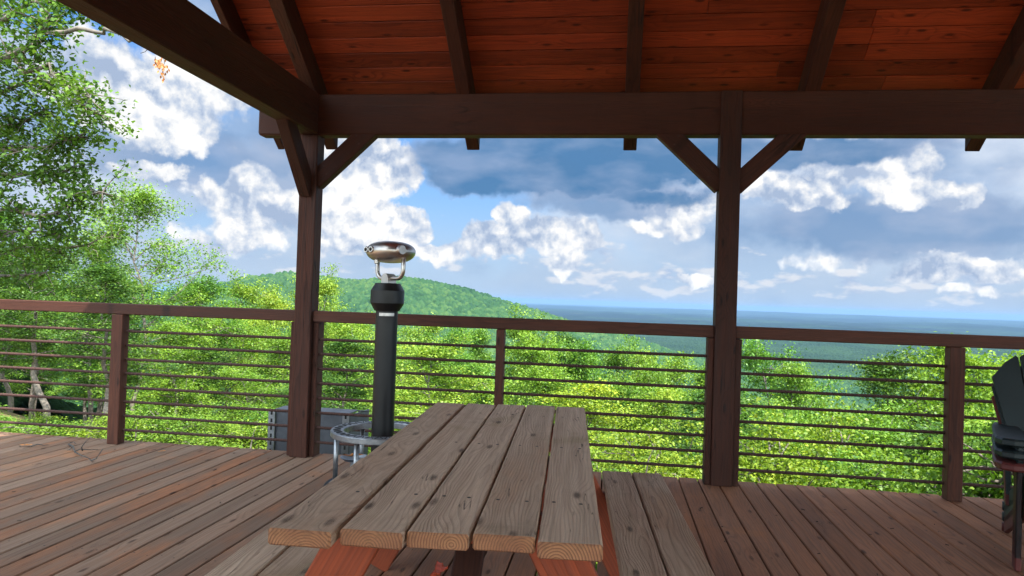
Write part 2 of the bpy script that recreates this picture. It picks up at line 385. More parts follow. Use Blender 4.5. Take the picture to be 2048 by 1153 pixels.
M['dryleaf']=simple('dry orange leaf',(.55,.20,.045),.7,0,.5,30)
M['strap']=simple('orange red strap',(.75,.10,.03),.5,0,.4,30)
M['twig']=simple('bare grey twig',(.10,.085,.075),.9,0,.4,30)
M['greenlid']=simple('green plastic lid',(.02,.38,.08),.4)
def leafmat(name,cA,cB,cC):
    m,N,p=principled(name); out=N.n['Material Output']; N.n.remove(p)
    lc=N.new('ShaderNodeAttribute',attribute_name='lc').outputs['Fac']
    oi=N.new('ShaderNodeObjectInfo').outputs['Random']
    tc=N.new('ShaderNodeTexCoord').outputs['Object']
    n=N.noise(tc,.55,3,.6)[0]
    f=N.m('ADD',N.m('MULTIPLY',lc,.55),N.m('MULTIPLY',N.mr(n,.3,.7),.45))
    c=N.ramp(f,[(.1,cA),(.55,cB),(.95,cC)])
    c=N.mix(1.0,c,N.ramp(oi,[(0,(.72,.88,.78)),(.5,(1.12,1.12,1.0)),(1,(1.45,1.24,.82))]),'MULTIPLY')
    df=N.new('ShaderNodeBsdfDiffuse'); N.put(df.inputs[0],c)
    tr=N.new('ShaderNodeBsdfTranslucent'); N.put(tr.inputs[0],N.mix(1.0,c,(1.25,1.35,.45),'MULTIPLY'))
    gl=N.new('ShaderNodeBsdfGlossy'); gl.inputs['Roughness'].default_value=.45; gl.inputs[0].default_value=(.6,.65,.6,1)
    a=N.new('ShaderNodeMixShader'); a.inputs[0].default_value=.33; N.l.new(df.outputs[0],a.inputs[1]); N.l.new(tr.outputs[0],a.inputs[2])
    b=N.new('ShaderNodeMixShader'); b.inputs[0].default_value=.025; N.l.new(a.outputs[0],b.inputs[1]); N.l.new(gl.outputs[0],b.inputs[2])
    N.l.new(b.outputs[0],out.inputs[0]); return m
M['leafA']=leafmat('fresh green leaves',(.032,.085,.018),(.110,.220,.032),(.21,.32,.055))
M['leafB']=leafmat('yellow green leaves',(.055,.120,.020),(.165,.26,.034),(.30,.36,.06))
M['leafD']=leafmat('deep green leaves',(.016,.045,.014),(.06,.13,.026),(.16,.24,.045))
M['bark']=simple('grey brown bark',(.21,.18,.15),.95,0,.6,6,1.0)
# ------------------------------------------------------------------ pavilion
random.seed(4)
PX0,PX1=-2.505,-2.365                     # corner post
YF,YB=5.335,5.475                         # front line: inner and outer face of the beam
ZB0,ZB1=2.56,2.885
SL=.75; YR=2.0                            # roof slope and ridge line
YBK=2*YR-YF                               # mirrored back wall plate
def zr(y): return ZB1+SL*(YF-y) if y>=YR else ZB1+SL*(y-YBK)
pav=empty('pavilion',(0,YF,0),'dark stained timber picnic pavilion with red board ceiling over the deck','pavilion')
NPOST=[(PX0,PX1),(.735,.885),(3.97,4.12),(7.2,7.35)]
for fy in (YF+.07-.004,YBK-.07):
    for a,b in NPOST:
        c=(a+b)/2
        MB().beam((c,fy,0),(c,fy,ZB1-.002 if a>0 else ZB0-.002),b-a,.14,(0,1,0),seg=3).build('post',M['timber'],pav)
        lo=.03 if a<0 else .004
        for k,xx in ((0,a-.0235),(1,b+.0235)):
            MB().beam((xx,fy+lo+.006,0),(xx,fy+lo+.006,1.068),.045,.115,(0,1,0)).build('cleat',M['timber'],pav)
xe0,xe1=-2.88,7.7
for by,s in ((YF+.075,1),(YBK-.075,-1)):
    MB().beam((xe0,by,(ZB0+ZB1)/2),(xe1,by,(ZB0+ZB1)/2),.13,ZB1-ZB0,k=.012,seg=8,jit=.001).build('beam',M['timber'],pav)
for xx in ((PX0+PX1)/2,7.27):
    MB().beam((xx,YBK+.0,(ZB0+ZB1)/2+.004),(xx,YF+.003,(ZB0+ZB1)/2+.004),.138,ZB1-ZB0,k=.006).build('beam',M['timber'],pav)
# knee braces
def brace(p,q,upv):
    b=MB().beam(p,q,.09,.14,upv,k=.005); b.mi={}
    p=Vector(p);q=Vector(q);ax=(q-p).normalized(); sdv=ax.cross(Vector(upv)).normalized(); u=sdv.cross(ax).normalized(); L=(q-p).length
    for t in (.13,L-.16):
        for o_ in (-.03,.035):
            for ss in (-1,1):
                f0=len(b.f); b.lathe(p+ax*(t+o_*.4)+u*o_+sdv*(.045*ss),[(.008,0),(.007,.002),(0,.001)],10,axis=sdv*ss)
                for w_ in range(f0,len(b.f)): b.mi[w_]=1
    b.build('brace',M['timber'],pav,mat2=M['rebar'])
zc=.06
for fy in (YF+.06,YBK-.06):
    brace((PX1-.03,fy,2.19),(PX1+.44,fy,2.63),(0,0,1))
    for a,b in NPOST[1:3]:
        brace((a+.03,fy,2.19),(a-.43,fy,2.63),(0,0,1)); brace((b-.03,fy,2.19),(b+.43,fy,2.63),(0,0,1))
brace((-2.45,YF+.03,2.11),(-2.45,YF-.44,2.64),(0,0,1)); brace((-2.45,YBK-.03,2.11),(-2.45,YBK+.44,2.64),(0,0,1))
# rafters
RD=.19; vh=RD*math.sqrt(1+SL*SL)
def rafter(x,w=.105,nm='rafter'):
    for s in (1,-1):
        ye=YR+s*(5.80-YR); 
        p0=Vector((x,YR,ZB1+SL*(YF-YR)+vh/2)); p1=Vector((x,ye,ZB1+SL*(YF-5.80)+vh/2))
        MB().beam(p0,p1,w,RD,(0,0,1),sh1=-SL,k=.005,seg=4,jit=.0015).build(nm,M['timber'],pav)
for x in (-2.44,-1.20,.09,1.37,2.65,3.92,5.2,6.48,7.72): rafter(x)
rafter(-2.90,.06,'barge_board'); rafter(8.1,.06,'barge_board')
MB().beam((xe0-.04,YR,ZB1+SL*(YF-YR)+.02),(8.1,YR,ZB1+SL*(YF-YR)+.02),.09,.3,(0,0,1)).build('ridge_beam',M['timber'],pav)
# roof boards, one mesh a side
for s in (1,-1):
    b=MB(); bw=.132; n=int((5.90-YR)*math.sqrt(1+SL*SL)/bw)
    for i in range(n):
        d=(i+.5)*bw; yy=5.90-d/math.sqrt(1+SL*SL); zz=ZB1+SL*(YF-yy)+vh+.011
        yy=YR+s*(yy-YR); x=-2.93-0.02
        while x<8.15:
            L=random.uniform(3,4.9); x2=min(x+L,8.2)
            b.beam((x,yy,zz),(x2-.002,yy,zz),bw-.006,.018,(0,s*SL,1),k=.004); x=x2
    b.build('roof_boards',M['ceiling'],pav)
    m=MB(); z0=ZB1+vh+.035
    pts=[(-2.98,YR,z0+SL*(YF-YR)),(8.2,YR,z0+SL*(YF-YR)),(8.2,YR+s*(5.95-YR),z0+SL*(YF-5.95)),(-2.98,YR+s*(5.95-YR),z0+SL*(YF-5.95))]
    pts+= [(x,y,z+.03) for x,y,z in pts]
    m.raw(pts,[(0,1,2,3),(7,6,5,4),(0,4,5,1),(1,5,6,2),(2,6,7,3),(3,7,4,0)]); m.build('roof_sheet',M['galv'],pav)

# ------------------------------------------------------------------ deck
b=MB(); pitch=.1415; x=-7.9; i=0
DY0,DY1=-3.2,5.53
while x<7.5:
    y1=DY1+random.uniform(-.006,.006)
    b.beam((x,DY0,-.019),(x,y1,-.019),pitch-random.uniform(.007,.011),.038,k=.005,seg=6,jit=.0009)
    for yy in (5.46,4.6,3.2,1.8):
        for q_ in (-.04,.04):
            cx_=x+q_+random.uniform(-.008,.008); cy_=yy+random.uniform(-.012,.012); rr_=random.uniform(.0035,.0055)
            if x>-5.5 and x<4: b.raw([(cx_+rr_*math.cos(t_*1.047),cy_+rr_*math.sin(t_*1.047),.0006) for t_ in range(6)],[tuple(range(6))]); b.mi[len(b.f)-1]=2
    x+=pitch
b.mi={k_:1 for k_,v_ in b.mi.items() if v_==2}
deck=b.build('deck_floor',M['deck'],mat2=M['hole']); tag(deck,kind='structure')
b=MB()
b.beam((-8,DY1-.07,-.16),(7.5,DY1-.07,-.16),.04,.235,k=.004)
for yy in (4.6,3.2,1.8,.4,-1,-2.4): b.beam((-8,yy,-.16),(7.5,yy,-.16),.04,.23)
sub=b.build('deck_joists',M['timber']); tag(sub,kind='structure')

# ------------------------------------------------------------------ railing
rail=empty('railing',(0,5.4,0),'brown timber deck railing with eight rusty steel rods in each bay','railing')
YRL=5.405
secs=[(-8.0,-2.507),(-2.363,.733),(.887,3.968),(4.122,7.4)]
for a,bb in secs:
    MB().beam((a,YRL,1.116),(bb,YRL,1.116),.088,.089,seg=6,jit=.0012,k=.006).build('top_rail',M['rail'],rail)
for xx in (-6.9,-4.06,-.85,2.385,5.8):
    MB().beam((xx,YRL-.01,0),(xx,YRL-.01,1.070),.10 if xx!=-.85 else .062,.088,(0,1,0),seg=3,jit=.0008).build('baluster_post',M['rail'],rail)
def rod(xa,xb,z):
    # ribbed reinforcing rod
    b=MB(); pts=[];rs=[]; n=int((xb-xa)/.011)
    for i in range(n+1):
        pts.append((xa+(xb-xa)*i/n,YRL+.006,z)); rs.append(.0108 if i%2 else .0126)
    b.tube(pts,rs,n=7); return b.build('rod',M['rebar'],rail)
for a,bb in ((-6.86,-4.10),(-4.02,-2.54),(-2.33,-.88),(-.82,.70),(.92,2.34),(2.43,3.93)):
    for k in range(8): rod(a,bb,.112+.1172*k)

# ------------------------------------------------------------------ picnic table
TA=R(3.45)
tb=bpy.data.objects.new('picnic_table',None); COL.objects.link(tb); tag(tb,'weathered grey picnic table with plank top, attached benches and red brown legs','picnic table')
def TL(u,v,z):   # u across from table axis, v along from the near end
    return Vector((-.388+u*math.cos(TA)-v*math.sin(TA),1.60+u*math.sin(TA)+v*math.cos(TA),z))
def tbeam(b,p,q,w,h,upv=(0,0,1),**k): b.beam(TL(*p),TL(*q),w,h,upv,**k)
TU=Vector((math.cos(TA),math.sin(TA),0))
top=MB(); ends=MB()
near=[-.045,-.02,.0,.005,-.012]; far=[2.00,2.015,2.05,2.06,2.07]; rndt=random.Random(8)
bw=.1450; bp=.1518
def plank(b,e,u,v0,v1,z,w=bw,h=.038,bid=None,tilt=0):
    bid=rndt.random() if bid is None else bid
    b.beam(TL(u,v0,z),TL(u,v1,z),w,h,(tilt,0,1),k=.005,seg=14,jit=.0014,bid=bid,rnd=rndt)
for i in range(5):
    plank(top,ends,(i-2)*bp+(.004 if i>0 else -.003),near[i],far[i],.741+[.001,0,-.002,0,-.003][i],tilt=[.015,.02,-.005,0,-.01][i])
for i in range(5):
    for v in (.30,1.02,1.72):
        for q in (-.035,.035):
            p=TL((i-2)*bp+q+rndt.uniform(-.006,.006),v+rndt.uniform(-.006,.006),.7600); f0=len(top.f)
            top.lathe(p,[(.0058,0),(.005,.0006),(.0,.0002)],10)
            for w_ in range(f0,len(top.f)): top.mi[w_]=2
def tpart(nm,b,mat,m2=None): return b.build(nm,mat,tb,mat2=m2)
tpart('tabletop',top,M['table'],M['end']).data.materials.append(M['hole'])
for s in (-1,1):
    b=MB(); e=MB()
    for k in (0,1): plank(b,e,s*(.55+k*.152),-.02,2.03,.43,bw)
    tpart('bench_seat',b,M['table'],M['end'])
for v in (.30,1.72):
    for s in (-1,1):
        b=MB(); b.beam(TL(s*.24,v,.70),TL(s*.60,v,.02),.038,.14,(0,0,1)); tpart('leg',b,M['leg'])
    b=MB(); b.beam(TL(-.73,v+.04,.34),TL(.73,v+.04,.34),.038,.14); tpart('seat_support',b,M['leg'])
    b=MB(); b.beam(TL(-.34,v+.04,.672),TL(.34,v+.04,.672),.038,.09); tpart('top_cleat',b,M['leg'])
b=MB(); b.beam(TL(0,.36,.33),TL(0,.90,.70),.09,.038,(0,0,1)); tpart('diagonal_brace',b,M['timber'])
b=MB(); b.beam(TL(0,1.66,.33),TL(0,1.12,.70),.09,.038,(0,0,1)); tpart('diagonal_brace',b,M['timber'])
b=MB(); b.beam(TL(.0,.95,.675),TL(.0,1.07,.675),.66,.07,(0,0,1)); tpart('top_cleat',b,M['leg'])

# ------------------------------------------------------------------ tower viewer
TX,TY=-1.505,4.60
tv=empty('tower_viewer',(TX,TY,0),'steel sightseeing binoculars on a black column inside an aluminium step ring','tower viewer')
MB().lathe((TX,TY,0),[(0,.05),(.335,.05),(.345,.045)],64).build('base_plate',M['galv'],tv)
MB().lathe((TX,TY,0),[(.345,.045),(.365,.044),(.372,.034),(.372,.008),(.362,0)],64).build('rubber_rim',M['rubber'],tv)
MB().lathe((TX,TY,0),[(.19,.051),(.185,.075),(.15,.11),(.10,.145),(.076,.155)],48).build('base_flange',M['alu'],tv)
MB().lathe((TX,TY,0),[(.074,.12),(.073,1.21)],40).build('column',M['black'],tv)
MB().lathe((TX,TY,0),[(.0,1.198),(.083,1.198),(.112,1.25),(.112,1.333),(.083,1.383),(0,1.384)],48,smooth=True).build('collar',M['black'],tv)
b=MB() # small label plate on the column, towards the camera
a0=math.atan2(-TY,-TX); 
vs=[];n=6
for i in range(n+1):
    an=a0-.02+(i/n-.5)*1.5*.95
    for z in (1.165,1.185): vs.append((TX+.0752*math.cos(an),TY+.0752*math.sin(an),z))
b.raw(vs,[(2*i,2*i+2,2*i+3,2*i+1) for i in range(n)]).build('label_plate',M['plate'],tv)
MB().lathe((TX,TY,0),[(.255,.366),(.335,.366),(.340,.371),(.340,.400),(.335,.405),(.258,.405),(.254,.400),(.254,.366)],72).build('step_ring',M['alu'],tv)
b=MB() # raised tread marks on the ring
for i in range(64):
    an=2*math.pi*i/64; c,s=math.cos(an),math.sin(an); tw=.35*(1 if i%2 else -1)
    d=Vector((math.cos(an+tw),math.sin(an+tw),0)); m0=Vector((TX+.297*c,TY+.297*s,.4065)); b.beam(m0-d*.026,m0+d*.026,.006,.003,k=.001)
b.build('tread_marks',M['rubber'],tv)
for an in (R(196),R(256),R(316),R(16),R(76),R(136)):
    MB().tube([(TX+.30*math.cos(an),TY+.30*math.sin(an),.05),(TX+.30*math.cos(an),TY+.30*math.sin(an),.367)],.016,14).build('ring_leg',M['alu'],tv)
dx,dy=TX-.225,TY+.10
MB().lathe((dx,dy,0),[(.03,.05),(.03,.155),(.075,.165),(.095,.185),(.10,.186),(.092,.178),(.07,.163),(0,.160)],36).build('foot_dish',M['alu'],tv)
# yoke and head
YA=R(-33); ca,sa=math.cos(YA),math.sin(YA)
def H(u,v,z): return Vector((TX+.012+u*ca-v*sa,TY+u*sa+v*ca,z))
b=MB()
pr=[(-.036,1.384)]+[(-.036*math.cos(R(t)) ,1.405+.044*math.sin(R(t))) for t in range(0,181,15)]+[(.036,1.384)]
vs=[];k=len(pr)
for v in (-.035,.035): vs+=[H(u-.012,v,z) for u,z in pr]
fs=[tuple(range(k)),tuple(range(2*k-1,k-1,-1))]+[(i,i+k,(i+1)%k+k,(i+1)%k) for i in range(k)]
b.raw(vs,fs).build('clevis',M['steel'],tv)
b=MB(); path=[(-.135,1.59),(-.135,1.475)]+[(-.135+.055*(1-math.cos(R(t))),1.475-.058*math.sin(R(t))) for t in range(15,91,15)]
path+=[(-u,z) for u,z in reversed(path)]
b.tube([H(u,0,z) for u,z in path],.0145,14).build('yoke',M['steel'],tv)
# head: flattened shell
b=MB(); n,mm=48,24; vs=[];fs=[]
HZ=1.597
for j in range(mm+1):
    ph=math.pi*j/mm-math.pi/2
    for i in range(n):
        th=2*math.pi*i/n
        cu,su=math.cos(th),math.sin(th); e=lambda c,p:math.copysign(abs(c)**p,c)
        u=.168*e(cu,.85)*max(0,math.cos(ph))**.75; v=.150*e(su,.85)*max(0,math.cos(ph))**.75; z=(.068 if ph>0 else .078)*math.sin(ph)
        vs.append(H(u,v,HZ+z+.0*u))
for j in range(mm):
    for i in range(n):
        a=j*n+i;c=j*n+(i+1)%n; fs.append((a,c,c+n,a+n))
head=b.raw(vs,fs,smooth=True).build('viewer_head',M['steel'],tv,merge=True)
for ex,ey in ((-.137,-.078),(-.092,-.112)):
    d=Vector((-.40,-.90,.03)).normalized(); c=Vector((TX+.012+ex,TY+ey,HZ+.004))
    ee=MB().lathe(c-d*.03,[(.021,0),(.021,.042),(.018,.046),(.013,.046),(.011,.036)],24,axis=d).build('eyepiece',M['steel'],head)
    MB().lathe(c-d*.03,[(.012,.0365),(.0001,.036)],20,axis=d).build('eyepiece_lens',M['hole'],head)
for s_ in (-1,1):
    d=(H(s_,0,0)-H(0,0,0)).normalized(); c=H(.092*s_,-.045*s_,HZ+.004)
    MB().lathe(c,[(.032,0),(.032,.078),(.029,.082),(0,.082)],32,axis=d).build('pivot_knob',M['steel'],head)
b=MB(); q=Vector((TX-.052,TY-.10,HZ-.06)); b.beam(q,q-Vector((0,0,.03)),.024,.024,(1,0,0)); b.build('focus_lug',M['steel'],head)
b=MB(); b.tube([H(-.03+.06*math.cos(R(t))*.9+.03,-.06-.03*math.sin(R(t)),HZ+.047-.012*math.sin(R(t))) for t in range(0,181,20)],.003,8); b.build('badge_rim',M['steel'],head)

# ------------------------------------------------------------------ galvanised rack behind the railing
cb=empty('galvanised_rack',(-2.65,6.1,-1),'grey galvanised metal box with slotted corner uprights just outside the railing','metal box')
def slotted(x,y,nx,ny):
    b=MB(); h=Vector((nx,ny,0)); 
    # angle upright made of a flange with punched slots: bars between the slots
    z0,z1=-1.2,.235
    c=Vector((x,y,0))
    b.beam(c+Vector((0,0,z0)),c+Vector((0,0,z1)),.062,.006,(ny,nx,0),k=.001,mi=0)
    z=z0+.03
    while z<z1-.04: b.beam(c+Vector((0,-.0035,z)),c+Vector((0,-.0035,z+.034)),.018,.002,(ny,nx,0),k=.0006,mi=1); z+=.068
    return b.build('slotted_upright',M['alu'],cb,mat2=M['hole'])
slotted(-3.03,6.07,1,0); slotted(-2.33,6.07,1,0)
def panel(p0,p1,t=.012):
    b=MB(); p0=Vector(p0);p1=Vector(p1)
    b.beam((*p0.xy,-.49),(*p1.xy,-.49),t,1.42,(0,0,1),k=.002); return b.build('side_panel',M['galv'],cb)
panel((-3.01,6.10),(-2.30,6.10)); panel((-2.305,6.11),(-2.27,6.5)); panel((-3.0,6.11),(-3.0,6.6))
b=MB(); b.beam((-2.6,6.33,.225),(-2.6,6.345,.225),.78,.01); b.beam((-2.66,6.09,.235),(-2.66,6.30,.235),.71,.012); b.build('lid',M['galv'],cb)
b=MB(); b.beam((-2.23,6.55,-.15),(-2.13,6.55,-.15),.06,.22); gl=b.build('green_latch',M['greenlid'],cb)

# ------------------------------------------------------------------ stacked garden chairs
def chair(mat,label,z,first=None):
    o=bpy.data.objects.new('garden_chair',None); COL.objects.link(o)
    tag(o,label,'chair','garden chairs stacked at the railing')
    def P(nm,b): return b.build(nm,mat,o)
    # local: +y front, x across, z up
    for s in (-1,1):   # armrests, paddle outline
        pts=[(-.055,-.36),(-.03,-.395),(.01,-.40),(.035,-.375),(.045,-.30),(.06,-.05),(.075,.18),(.078,.30),(.06,.36),(.02,.385),(-.02,.38),(-.045,.345),(-.05,.2),(-.05,-.1)]
        b=MB(); xs=[(s*(.295+px*1.3),py) for px,py in pts]
        if s<0: xs=xs[::-1]
        n=len(xs); vs=[];fs=[]
        def zz(y): return .545+.02*y
        cx=sum(x for x,_ in xs)/n; cy=sum(y for _,y in xs)/n
        rings=[(.90,-.040),(1,-.030),(1,-.010),(.90,0)]
        for sc,dz in rings: vs+=[(cx+(x-cx)*sc,cy+(y-cy)*(1-(1-sc)*.3),zz(y)+dz) for x,y in xs]
        for r in range(3):
            for i in range(n): fs.append((r*n+i,r*n+(i+1)%n,(r+1)*n+(i+1)%n,(r+1)*n+i))
        fs.append(tuple(range(n-1,-1,-1))); fs.append(tuple(range(3*n,4*n)))
        b.raw(vs,fs); P('armrest',b)
        b=MB(); b.beam((s*.29,.27,.0),(s*.29,.27,.52),.028,.11,(0,1,0),k=.006); P('front_leg',b)
        b=MB(); b.beam((s*.255,-.47,.035),(s*.255,.33,.33),.026,.10,(0,0,1),k=.006); b.tube([(s*.255,-.47,.0),(s*.255,-.47,.05)],.022,12); P('rear_leg',b)
        b=MB(); b.beam((s*.27,-.28,.20),(s*.285,-.30,.53),.026,.06,(0,1,0)); P('arm_support',b)
    b=MB()
    for k in range(5):
        t=k/4; b.beam((-.25,.33-.46*t,.355-.15*t),(.25,.33-.46*t,.355-.15*t),.095,.018,(0,.3,1),k=.006)
    P('seat',b)
    b=MB() # fanned back, its top cut to an arc
    ax=Vector((0,-.385,.923)); nn=Vector((0,.923,.385)); o0=Vector((0,-.13,.20))
    def bp_(a_,h_,t_): return o0+Vector((a_,0,0))+ax*h_+nn*t_
    for k in range(5):
        q=k-2; n_=4; rows_=[]
        a0,a1=q*.085-.040,q*.085+.040; t0,t1=q*.142-.067,q*.142+.067
        def topz(a_): return .44+math.sqrt(max(.0,.42**2-a_*a_))
        h0,h1=topz(t0),topz(t1); m_=(t0+t1)/2; hm=topz(m_)
        pr=[(a0,0),(a1,0),(t1,h1-.012),(t1-.012,h1),(m_,hm+.004),(t0+.012,h0),(t0,h0-.012)]
        vs=[bp_(x_,y_,-.010) for x_,y_ in pr]+[bp_(x_,y_,.010) for x_,y_ in pr]; K_=len(pr)
        b.raw(vs,[tuple(range(K_-1,-1,-1)),tuple(range(K_,2*K_))]+[(i,(i+1)%K_,(i+1)%K_+K_,i+K_) for i in range(K_)])
    P('back_slats',b)
    b=MB(); b.beam((-.26,-.295,.52),(.26,-.295,.52),.04,.05); b.beam((-.24,-.20,.28),(.24,-.20,.28),.03,.06); P('back_rail',b)
    return o
ST=(2.464,4.18); SA=R(159.5)
# the fan of each back shows its edge past the arms
specs=[(M['red'],'red slatted garden chair at the bottom of the stack of chairs',0.0),
       (M['green'],'dark green slatted garden chair in the middle of the stack, above the red one',.062),
       (M['green'],'dark green slatted garden chair on top of the stack of chairs',.124)]
for mt,lb,z in specs:
    c=chair(mt,lb,z); c.location=(ST[0]+z*.0,ST[1],z); c.rotation_euler=(0,0,SA)

# ------------------------------------------------------------------ small things lying on the deck
random.seed(12)
def twigthing(pts_list,label,name='fallen_twig'):
    b=MB()
    for pts,r in pts_list: b.tube([tuple(p) for p in pts],[r*(1-.6*i/(len(pts)-1)) for i in range(len(pts))],6)
    return tag(b.build(name,M['twig']),label,'twig')
def dz(x,y,h=.006):
    p=ray(x,y); t=-(EYE-h)/p.z; return Vector((p.x*t,p.y*t,h))
twigthing([([dz(137,889,.01),dz(146,893,.03),dz(150,905,.02),dz(165,912,.04),dz(178,917,.02),dz(184,923,.01)],.007),
           ([dz(184,921,.01),dz(192,918,.05),dz(199,908,.06),dz(206,898,.09)],.006),([dz(165,902,.03),dz(163,895,.06),dz(170,885,.10),dz(180,876,.14)],.005),
           ([dz(146,893,.03),dz(140,899,.02),dz(134,901,.01)],.004),([dz(150,903,.02),dz(160,899,.03),dz(180,900,.02),dz(196,899,.01)],.005),([dz(140,886,.02),dz(147,884,.05),dz(152,888,.05)],.004)],'forked bare grey twig lying on the deck by the left railing post')
twigthing([([dz(62,893,.01),dz(75,889,.02),dz(88,891,.015),dz(97,890,.01)],.005)],'thin short twig lying on the deck near the far left railing')
def leafmesh(c,s,rz,curl=.4):
    b=MB(); n=9; vs=[]
    out=[(-1,0),(-.6,.32),(-.3,.22),(0,.5),(.25,.3),(.55,.38),(1,0),(.55,-.36),(.25,-.28),(0,-.5),(-.3,-.2),(-.6,-.3)]
    for x,y in out: vs.append((c[0]+s*(x*math.cos(rz)-y*math.sin(rz)),c[1]+s*(x*math.sin(rz)+y*math.cos(rz)),c[2]+s*curl*(y*y*1.6+.25*x*x)))
    vs.append((c[0],c[1],c[2])); k=len(out)
    return b.raw(vs,[(i,(i+1)%k,k) for i in range(k)])
for (x,y,s,rz,lb) in [(52,891,.05,.3,'curled dry orange leaf on the deck at far left'),(324,903,.035,1.,'small dry brown leaf between the left railing post and the corner post'),]:
    tag(leafmesh(dz(x,y,.012),s,rz).build('dry_leaf',M['dryleaf']),lb,'leaf')
tag(leafmesh((dx-.01,dy-.01,.192),.075,.4,.5).build('dry_leaf',M['dryleaf']),'curled dry orange leaf lying on the foot dish of the binoculars','leaf')
b=MB(); p=dz(879,1143,.01); b.beam(p+Vector((-.02,-.06,.0)),p+Vector((.02,.03,.012)),.035,.004,seg=5,jit=.004); b.beam(p+Vector((.0,-.05,.006)),p+Vector((-.01,.05,.02)),.03,.004,(.4,0,1),seg=5,jit=.004)
tag(b.build('strap_end',M['strap']),'crumpled orange red strap end on the deck under the picnic table','strap')
b=MB(); rr=random.Random(5)
for i in range(420):
    x=rr.uniform(-5,3.2); y=rr.uniform(1.2,5.4); s=rr.uniform(.003,.010)
    if rr.random()<.45: x=.95+rr.gauss(0,.22); y=2.35+rr.gauss(0,.18)
    an=rr.uniform(0,6.3); L=s*rr.uniform(1,3.5)
    p=Vector((x,y,.003)); d=Vector((math.cos(an),math.sin(an),rr.uniform(-.1,.2)))*L; b.beam(p-d*.5,p+d*.5,s*.6,s*.4,k=s*.1)
tag(b.build('deck_debris',simple('dark bark crumbs',(.045,.025,.018),.95)),kind='stuff')

# ------------------------------------------------------------------ terrain
def softplus(x,k=1.5): return np.logaddexp(0,x/k)*k
def vnoise(x,y,seed=0):
    """smooth value noise, numpy"""
    xi=np.floor(x).astype(np.int64); yi=np.floor(y).astype(np.int64); fx=x-xi; fy=y-yi
    fx=fx*fx*(3-2*fx); fy=fy*fy*(3-2*fy)
    def h(a,b):
        n=(a*374761393+b*668265263+seed*974711)&0xffffffff
        n=((n^(n>>13))*1274126177)&0xffffffff
        return ((n^(n>>16))&0xffff)/65535.
    return (h(xi,yi)*(1-fx)+h(xi+1,yi)*fx)*(1-fy)+(h(xi,yi+1)*(1-fx)+h(xi+1,yi+1)*fx)*fy
def fbm(x,y,o=4,seed=0):
    a=.5;t=0
    for i in range(o): t=t+a*vnoise(x,y,seed+i*7); x=x*2.03+5.1; y=y*2.03-3.3; a*=.5
    return t
PLAIN=-215.
# crest line of the wooded hill: photo column -> row, at 1.8 km
CR=[(-400,560),(100,575),(300,580),(400,573),(480,556),(575,545),(640,549),(700,556),(750,557),(800,557),(850,563),(900,573),(960,586),(1020,602),(1080,622),(1130,640),(1200,662),(1300,690),(1400,712),(1500,735),(1700,790)]
CA=[];CZ=[]
for x,y in CR:
    r=ray(x,y); h=math.hypot(r.x,r.y); CA.append(math.atan2(r.x,r.y)); CZ.append(EYE+1800*r.z/h-17)
CA=[-3.2]+CA+[3.2]; CZ=[-120]+CZ+[PLAIN]
def ground(x,y):
    x=np.asarray(x,float); y=np.asarray(y,float)
    r=np.hypot(x,y)+1e-6; az=np.arctan2(x,y)
    u=(y-9.5)+.55*(x+6)
    near=-1.15-.46*softplus(u)+ (fbm(x/9,y/9,3,5)-.5)*1.2*np.clip((r-9)/10,0,1)
    near=np.where(x<0,near-.01*np.maximum(0,-x-10),near-.12*softplus(x-3))
    pl=PLAIN+ (fbm(x/1500,y/1500,4,11)-.45)*np.clip((r-700)/2500,0,1)*130*np.clip(1-(r-9000)/40000,.35,1)
    pl=pl+(fbm(x/520+9,y/520,3,61)-.45)*60*np.clip((r-1400)/1200,0,1)*np.clip((16000-r)/6000,0,1)
    # far low ridges
    pl=pl+np.exp(-((r-26000)/5000)**2)*(70+120*(fbm(az*9,az*0+2,3,3)-.4))+np.exp(-((r-14000)/2500)**2)*(20+110*(fbm(az*13,az*0+7,3,9)-.45))
    k=60.
    base=pl+softplus(near-pl,k) ; base=np.where(near-pl>600,near,base)
    cz=np.interp(az,CA,CZ)
    bump=np.where(r<1800,np.exp(-((r-1800)/620)**2),np.exp(-((r-1800)/500)**2))
    hill=PLAIN+(cz-PLAIN)*bump+(fbm(x/260,y/260,3,21)-.45)*46*np.clip((r-400)/600,0,1)*np.where(r<1800,np.clip((1750-r)/500,0,1),1)*bump
    far=np.maximum(base,hill)
    m=np.clip((r-120)/200,0,1)
    return near*(1-m)+np.maximum(far,PLAIN-30)*m
def polar(az0,az1,na,radii):
    A=np.linspace(az0,az1,na); RR=np.asarray(radii); a,r=np.meshgrid(A,RR); x=r*np.sin(a); y=r*np.cos(a)
    nr=len(RR); idx=np.arange(nr*na).reshape(nr,na)
    f=np.stack([idx[:-1,:-1],idx[:-1,1:],idx[1:,1:],idx[1:,:-1]],-1).reshape(-1,4)
    return x,y,f
radii=np.concatenate([[0.02],np.geomspace(1,52000,330)])
x,y,f=polar(-math.pi,math.pi,721,radii)
g=ground(x,y)
wood_g,N,p=principled('forest floor and far woods')
geo=N.new('ShaderNodeNewGeometry').outputs['Position']
n1=N.noise(geo,.0011,6,.6)[0]; n2=N.noise(geo,.35,6,.65)[0]; n3=N.noise(geo,.012,5,.65)[0]; n4=N.noise(geo,1.6,5,.7)[0]
ln=N.vm('LENGTH',geo)
fw_=N.mix(N.mr(n1,.4,.62),(.007,.022,.013),(.024,.050,.020)); fw_=N.mix(N.mr(n3,.45,.6),fw_,(.002,.008,.007)); fw_=N.mix(N.mr(N.noise(geo,.0005,4,.6)[0],.45,.58,.8,0),fw_,(.001,.005,.006))  # dark woods tone, deepened in patches as painted cloud shadow on the plain
